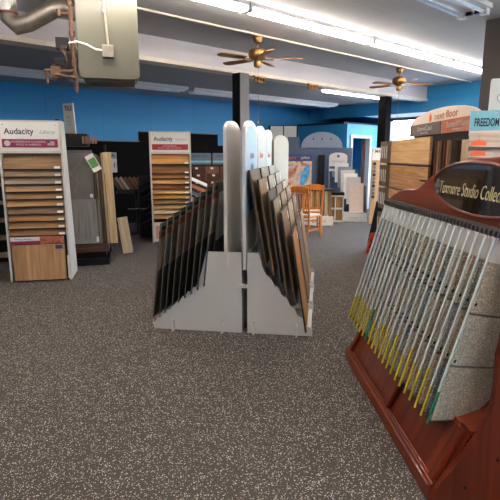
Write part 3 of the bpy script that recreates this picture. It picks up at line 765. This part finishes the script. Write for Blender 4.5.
def chair(M, label):
    t = thing('dining_chair', label, 'chair', M, 'oak dining chairs')
    MB().prism([(-.22,-.22),(.22,-.22),(.2,.2),(-.2,.2)], .42, .445, 'z').build('seat_frame', M_oak, t, bevel=.006)
    MB().prism([(-.2,-.2),(.2,-.2),(.185,.17),(-.185,.17)], .445, .475, 'z').build('cushion', M_seat, t, bevel=.012)
    for s in (-1, 1):
        MB().tube([(s*.195,-.195,.42),(s*.2,-.2,.2),(s*.205,-.205,0)], [.022,.02,.015], 8).build('leg', M_oak, t)
        MB().tube([(s*.185,.3,0),(s*.185,.2,.22),(s*.185,.19,.45),(s*.19,.23,.75),(s*.195,.29,1.0)], [.016,.021,.022,.02,.017], 8).build('rear_leg_and_post', M_oak, t, smooth=True)
    MB().prism([(-.2,.9),(.2,.9),(.2,.99),(.1,1.02),(-.1,1.02),(-.2,.99)], -.012, .012, 'y', Tm(0,.265,0)).build('top_rail', M_oak, t, bevel=.005)
    MB().box(-.19,.19,.19,.21,.5,.55).build('lower_rail', M_oak, t)
    for k in range(5):
        x = -.13+.065*k
        MB().tube([(x,.2,.55),(x,.22,.72),(x,.262,.91)], .012, 6).build('slat', M_oak, t)
    MB().box(-.19,.19,-.205,-.185,.2,.225).box(-.2,-.18,-.2,.21,.16,.185).box(.18,.2,-.2,.21,.16,.185).build('stretcher', M_oak, t)
    return t
chair(Tm(1.1, 9.35, 0) @ Rz(141), 'oak slat-back dining chair nearest the wood sample stands')
chair(Tm(1.27, 10.05, 0) @ Rz(185), 'oak slat-back dining chair just behind the nearer one')
# ------------------------------------------------------------------ right: chip board, plank wall display
CM = Tm(2.98, 11.3, 0) @ Rz(10)
t = thing('chip_board_stand', 'tall wood board with a column of round samples', 'display stand', CM)
MB().box(-.17,.2,0,.03,0,1.74).build('board', W((198,160,120),(164,126,88)), t)
MB().box(-.17,.2,-.004,0,1.48,1.76).build('header', M_offw, t)
text('MAPLE', .1, M_ink, t, Tm(.03,-.006,1.68) @ FRONT, width=.26, bold=.002)
for k in range(10):
    MB().lathe([(.038,0),(.038,.012)], 14, Tm(-.1,0,1.4-.085*k) @ Rx(90)).build('round_chip', [M_dark, M_taupe, M_grey][k % 3], t)
for k in range(10): pass
# black boards and orange label behind the carpet rack
for i in range(5):
    o = MB().box(-.01,.01,-.14,.14,0,.62+.06*(i % 3)).build('black_sample_board', M_black, M=Tm(2.06+.05*i, 7.95+.02*i, .22) @ Rz(10) @ Ry(10-1.5*i))
    tag(o, 'black board leaning in the floor stand with orange front, %s from the left' % NTH[i], 'board', 'black boards in the floor stand')
t = thing('orange_floor_stand', 'low floor stand with orange and black printed front', 'display stand', Tm(2.12, 7.85, 0) @ Rz(10))
MB().box(-.04,.3,0,.3,0,.2).build('box', M_black, t)
MB().prism([(-.21,0),(.0,0),(.04,.34),(-.13,.34)], -.03, -.005, 'y').build('orange_front', M_orangeb, t)
MB().tube([(-.17,-.04,.1),(-.11,-.04,.17),(-.15,-.04,.24)], .012, 6).tube([(-.11,-.04,.06),(-.15,-.04,.06)], .008, 6).build('black_mark', M_black, t)

# big plank display facing the aisle (-x side), along y
NM = Tm(2.2, 0, 0)
t = thing('plank_display_wall', 'large plank display with cream arched header', 'display fixture', NM)
ys = [4.72, 6.75]; yc = 5.62; hh = 1.05
arch = [(4.78,1.84),(6.78,1.84)] + [(5.78+1.0*math.cos(math.pi*k/16), 1.98+.155*math.sin(math.pi*k/16)) for k in range(17)]
h = MB().prism(arch, 0, .04, 'x').build('arched_header', mat('cream header', (236,216,198), .5, var=.02), t)
MB().box(-.012,0,5.69,6.76,1.84,1.985).build('taupe_panel', M_taupe, t)
MB().box(-.012,0,4.78,5.65,1.84,1.985).build('terracotta_panel', M_terra, t)
text('next floor', .12, M_terra, h, Tm(-.005,5.58,2.045) @ LEFTF, width=.66)
dr = [(.0,.055),(.03,.02),(.038,-.01),(.028,-.04),(0,-.052),(-.028,-.04),(-.038,-.01),(-.03,.02)]
MB().prism([(6.05+a, 2.045+b) for a, b in dr], -.004, 0, 'x').build('drop_logo', M_orange, h)
text('StoneCast', .085, M_white, t, Tm(-.016,6.2,1.925) @ LEFTF, width=.5)
text('ROCK CORE', .035, M_white, t, Tm(-.016,6.2,1.868) @ LEFTF, width=.26)
text('ScratchMaster', .085, M_white, t, Tm(-.016,5.2,1.925) @ LEFTF, width=.62)
text('LAMINATE', .035, M_white, t, Tm(-.016,5.2,1.868) @ LEFTF, width=.3)
MB().box(0,.04,4.7,6.62,.0,1.84).build('back_panel', M_dark, t)
MB().box(.04,.6,4.72,7.9,0,.12).box(.02,.06,6.62,7.9,.12,1.8).build('carcase', M_dark, t)
MB().box(-.06,.0,5.6,5.63,.1,1.75).box(-.06,0,4.7,4.73,.1,1.75).build('divider', M_black, t)
for i, (z, c) in enumerate(((1.49,((226,184,136),(200,154,104))), (1.14,((200,154,108),(158,114,74))), (.79,((208,164,118),(172,128,86))), (.4,((170,130,92),(130,94,62))))):
    o = thing('pull_out_plank_panel', 'wide plank panel facing the aisle, %s from the top of plank display' % NTH[i], 'floor sample', Tm(2.08, 5.68, z), 'wide plank panels of the plank display')
    MB().box(0,.03,0,1.55,0,.32).build('plank_face', W(c[0], c[1], 'y', ('y','z',.95,.16)), o)
    MB().box(-.005,.035,0,1.55,-.016,0).box(-.005,.035,1.55,1.57,-.016,.32).build('grey_frame', M_grey, o)
for k in range(6):
    c = [((130,80,60),(90,50,36)), ((190,150,110),(150,110,76)), ((104,84,70),(70,54,44))][k % 3]
    o = box(-.1,.0,-.012,.012,0,.42).build('upright_plank', W(*c), M=Tm(2.16, 5.46-.085*k, 1.33))
    tag(o, 'upright narrow plank under the terracotta header, %s from the left' % NTH[k], 'plank', 'upright planks under terracotta header')
o = box(-.03,.0,-.05,.2,0,.42).build('pale_plank_panel', W((206,180,146),(176,148,112)), M=Tm(2.16, 4.74, 1.33))
tag(o, 'pale wide plank leaning right of the narrow upright planks', 'plank')
sf = MB().box(-.24,0,4.73,5.6,1.3,1.32).build('shelf', M_black, t)
# sleeves at the far end with white labels
for r_ in range(4):
    for k in range(4):
        z = [1.49,1.14,.79,.4][r_]
        o = thing('boxed_sample_sleeve', 'narrow sample sleeve with white label, %s row, %s from the left' % (['top','second','third','lowest'][r_], NTH[k]), 'sample sleeve',
                  Tm(2.2-.0+.0, 7.42, z) @ Tm(-.13+.0*k+.0,.1*(3-k)-.1,0), 'sample sleeves left of the wide plank panels')
        MB().box(-.02,.14,0,.075,-.01,.31).build('sleeve', W((150,124,98),(110,88,68)) if k % 2 else M_taupe, o)
        MB().box(-.023,-.02,.02,.055,.06,.24).build('white_label', M_paper, o)

# FREEDOM display behind the carpet rack
FM = Tm(2.40, 4.38, 0) @ Rz(-22)
t = thing('plank_shelf_display', 'tall display with pale blue sign and tilted planks', 'display stand', FM)
MB().box(-.36,.6,.06,.12,0,1.88).build('back_panel', M_dark, t)
sg = MB().box(-.42,.6,-.03,.0,1.77,1.99).build('blue_sign', M_tblue, t)
text('FREEDOM', .1, M_ink, sg, Tm(-.28,-.032,1.885) @ FRONT, width=.2, bold=.002)
for k in range(4): MB().prism([(-.37+.11*k+.016*math.cos(a*1.2566+1.5708)*(1 if 1 else 1), 1.80+.014*math.sin(a*1.2566+1.5708)) for a in range(5)], -.032, -.03, 'y').build('star', M_white, sg)
for k in range(3): MB().prism([(-.36+.15*k+.011*math.cos(a*1.2566+1.5708), 1.968+.010*math.sin(a*1.2566+1.5708)) for a in range(5)], -.032, -.03, 'y').build('star', M_white, sg)
fl = MB().box(.12,.2,-.033,-.03,1.79,1.84).build('flag_patch', M_white, sg)
MB().box(.12,.155,-.035,-.033,1.815,1.84).build('flag_canton', M_navy, fl)
for k, z in enumerate((1.66, 1.57, 1.48)):
    o = thing('tilted_plank_sample', 'whitewashed plank with orange sticker, %s shelf under the blue sign' % NTH[k], 'floor sample', FM @ Tm(0, -.2, z) @ Rx(58), 'whitewashed planks under the blue sign')
    MB().box(-.42,.6,0,.17,0,.014).build('plank', W((214,196,182),(180,160,146),'x',('x','y',.9,.14)), o)
    st_ = MB().lathe([(.05,0),(.05,.003)], 18, Tm(-.34,.03,.016) @ Rx(20) @ Matrix.Diagonal((1.3,.7,1,1))).build('orange_sticker', M_orange, o)
MB().box(-.42,.6,-.22,.06,1.44,1.455).build('shelf', M_white, t)
MB().box(-.42,-.4,-.2,.06,0,1.2).box(.58,.6,-.2,.12,0,1.67).build('side_panel', M_dark, t)
t = thing('printed_carton', 'white carton with grey scroll print on top of blue sign', 'carton', FM @ Tm(-.22, .0, 1.991))
MB().box(-.05,.55,-.03,.1,0,.27).build('carton', mat('white carton', (206,212,210), .6, var=.04), t, bevel=.004)
sc = MB()
for cx, cz, r0 in ((.05,.1,.06),(.2,.16,.08),(.4,.1,.06)):
    sc.tube([(cx+r0*(1-k/22)*math.cos(k*.55), -.031, cz+r0*(1-k/22)*math.sin(k*.55)) for k in range(20)], .003, 5)
sc.build('scroll_print', M_bluegrey2, t)

# ------------------------------------------------------------------ mahogany carpet rack
KM = Tm(.84, 2.0, 0) @ Rz(2.5)
rk = thing('carpet_display_rack', 'mahogany rack with arched headboard holding carpet cards', 'display rack', KM)
prof = [(0,0),(.0,.03),(.02,.07),(.046,.115),(.085,.165),(.13,.234),(.17,.3),(.21,.37),(.235,.43),(.25,.495),(.255,.6),(.25,.73),(.26,.8),(.275,.95),(.285,1.1),(.285,1.24),(.7,1.24),(.7,0)]
for y in (-.03, 1.62):
    MB().prism(prof, y, y+.03, 'y').build('end_panel', M_mah, rk, bevel=.004)
sw = MB()
for (x, z) in ((.16,.08),(.3,.22),(.33,.42),(.4,.1)):
    sw.tube([(x,-.034,z),(x,-.03,z)], .008, 10)
sw.build('screw_cap', M_black, rk)
# front: rail, mouldings, leaning panel with stiles
MB().box(-.005,.05,0,1.62,0,.065).build('bottom_rail', M_mahy, rk, bevel=.004)
for k, (x, z, r0) in enumerate(((.0,.072,.009),(.018,.078,.008),(.036,.076,.007))):
    MB().tube([(x,.0,z),(x,1.62,z)], r0, 8).build('moulding', M_mahy, rk, smooth=True)
LP = Tm(.045, 0, .07) @ Ry(24)
MB().box(0,.015,0,1.62,0,.31).build('leaning_panel', M_mah, rk, LP)
for y in (.02, .69, 1.56):
    st_ = MB().box(-.03,.0,y,y+.05,0,.3).build('stile', M_mah, rk, LP, bevel=.006)
MB().box(-.012,0,.07,1.56,.285,.31).build('upper_rail', M_mahy, rk, LP)
MB().box(.17,.7,0,1.62,.33,.35).build('inner_shelf', M_mahy, rk)
MB().box(.68,.7,0,1.62,0,1.24).build('back_panel', M_dark, rk)
MB().box(.6,.68,0,1.62,1.2,1.24).build('back_rail', M_mahy, rk)
# headboard
hb = [(-.02,1.235),(1.655,1.215),(1.665,1.24),(1.63,1.28),(1.55,1.315),(1.42,1.35),(1.28,1.37),(1.17,1.375),(1.1,1.39),(1.02,1.425),(.92,1.468),(.8,1.51),(.66,1.548),(.5,1.573),(.36,1.585),(.2,1.592),(.05,1.585),(-.1,1.56),(-.2,1.53),(-.2,1.4)]
H0 = MB().prism(hb, .29, .32, 'x').build('headboard', M_mahy, rk, bevel=.005)
N_ = 36; oc = (.36,1.435); oa, ob = .475, .122
ell = [(oc[0]+oa*math.cos(2*math.pi*k/N_), oc[1]+ob*math.sin(2*math.pi*k/N_)) for k in range(N_)]
MB().prism(ell, .282, .29, 'x').build('oval_plate', M_gloss, H0)
MB().tube([(.284, oc[0]+(oa+.008)*math.cos(2*math.pi*k/N_), oc[1]+(ob+.008)*math.sin(2*math.pi*k/N_)) for k in range(N_+1)], .01, 8).build('oval_moulding', M_mahy, H0, smooth=True)
text('Tuxmore Studio Collection', .1, M_gold, H0, Tm(.2805, .40, 1.42) @ LEFTF, shear=.45, width=.72, bold=-.001, name='script_lettering')
for (y, z) in ((.78,1.455),(.78,1.395)):
    MB().lathe([(.012,0),(.012,.004)], 12, Tm(.282,y,z) @ Ry(-90)).build('screw_cover', M_steel, H0)
# hinge bar and spiral
MB().tube([(.255,.0,1.255),(.255,1.62,1.255)], .014, 8).build('hinge_rod', M_black, rk)
hx = []
turns = 40
for k in range(turns*10+1):
    t_ = k/10*2*math.pi; hx.append((.255+.019*math.cos(t_), .02+.0395*k/10, 1.262+.019*math.sin(t_)))
MB().tube(hx, .0045, 5).build('spiral_binding', M_grey, rk)
# cards
carp = [((206,192,172),(160,146,126),(232,222,206)), ((178,172,160),(112,108,100),(224,220,212)), ((206,188,160),(146,126,100),(232,220,198)), ((168,164,154),(104,102,96),(216,212,204)), ((212,202,186),(164,152,134),(236,230,218)), ((188,166,138),(128,106,84),(222,206,182))]
CM_ = [speckle('carpet swatch pile', a, b, c, scale=110, thr=.36, fine=150, amount=.6, bump=.8) for a, b, c in carp]
NC = 21
def make_card(i):
    y = .06 + 1.5*i/(NC-1)
    M = KM @ Tm(.235, y, 1.235) @ Ry(15.2) @ Rz(24)
    near = NTH[i]
    c = thing('carpet_sample_card', 'carpet card with green-tipped edge, nearest on mahogany rack' if i == 0 else 'carpet sample card, %s from the near end of mahogany rack' % near, 'carpet sample', M, 'hanging carpet cards of the mahogany rack')
    L = .9
    w = .40
    # card hangs along -z from the hinge; x runs into the rack
    MB().box(.0,w,.004,.009,-L,-.1).build('backing_board', M_taupe, c)
    MB().box(0,w,-.002,.009,-.1,0).build('hinge_strip', M_paper, c)
    m1 = CM_[(i*5+2) % 6] if i else CM_[0]; zz = -.1
    cuts = [(-.1,-.34),(-.352,-.60),(-.612,-.885)]
    for q, (a, b) in enumerate(cuts):
        poly = [(.012,a),(w,a),(w,b),(.012,b)] if q < 2 else [(.012,a),(w,a),(w,b+.12),(w-.08,b+.03),(w-.2,b),(.012,b)]
        MB().prism(poly, -.009, .004, 'y').build('carpet_swatch', CM_[(i*5+2+q) % 6] if i > 0 else CM_[(0,4,0)[q]], c)
    tip = M_grn if i in (0, 14) else M_yel
    zt = -.67-.09*random.random()
    MB().box(-.005,.003,-.0045,.0045,zt,-.0).build('edge_strip', M_clear, c)
    MB().box(-.005,.003,-.0045,.0045,-L-.01,zt).build('green_edge_tip' if tip is M_grn else 'yellow_edge_tip', tip, c)
    for z in (-.3,-.58):
        MB().tube([(.02,-.011,z),(.02,-.008,z)], .008, 8).build('grommet', M_black, c)
    MB().tube([(.03,.003,-.02),(.03,.0,.012),(.06,.0,.02),(.09,.003,-.01)], .003, 6).build('hanging_clip', M_steel, c)
    return c
for i in range(NC): make_card(i)

# ------------------------------------------------------------------ light, camera
wd = bpy.data.worlds.new('sky'); SC.world = wd; wd.use_nodes = True
bg = wd.node_tree.nodes['Background']
sky = wd.node_tree.nodes.new('ShaderNodeTexSky'); sky.sky_type = 'NISHITA'; sky.sun_disc = False; sky.sun_elevation = R(40); sky.sun_rotation = R(200)
mxw = wd.node_tree.nodes.new('ShaderNodeMixRGB'); mxw.inputs[0].default_value = .55; mxw.inputs[2].default_value = (.72,.87,1,1)
scl = wd.node_tree.nodes.new('ShaderNodeMixRGB'); scl.blend_type = 'MULTIPLY'; scl.inputs[0].default_value = 1; scl.inputs[2].default_value = (.35,.35,.35,1)
wd.node_tree.links.new(sky.outputs[0], scl.inputs[1]); wd.node_tree.links.new(scl.outputs[0], mxw.inputs[1])
wd.node_tree.links.new(mxw.outputs[0], bg.inputs[0]); bg.inputs[1].default_value = 5.5

cam = bpy.data.cameras.new('camera'); co = bpy.data.objects.new('camera', cam); COL.objects.link(co)
cam.sensor_width = 36; cam.lens = 36*480/500; cam.clip_start = .05
co.location = (0, 0, 1.6); co.rotation_euler = (R(90-11.2), 0, 0)
SC.camera = co
vs = SC.view_settings; vs.view_transform = 'Standard'; vs.look = 'None'; vs.gamma = 1; vs.use_curve_mapping = False
vs.exposure = 1.95
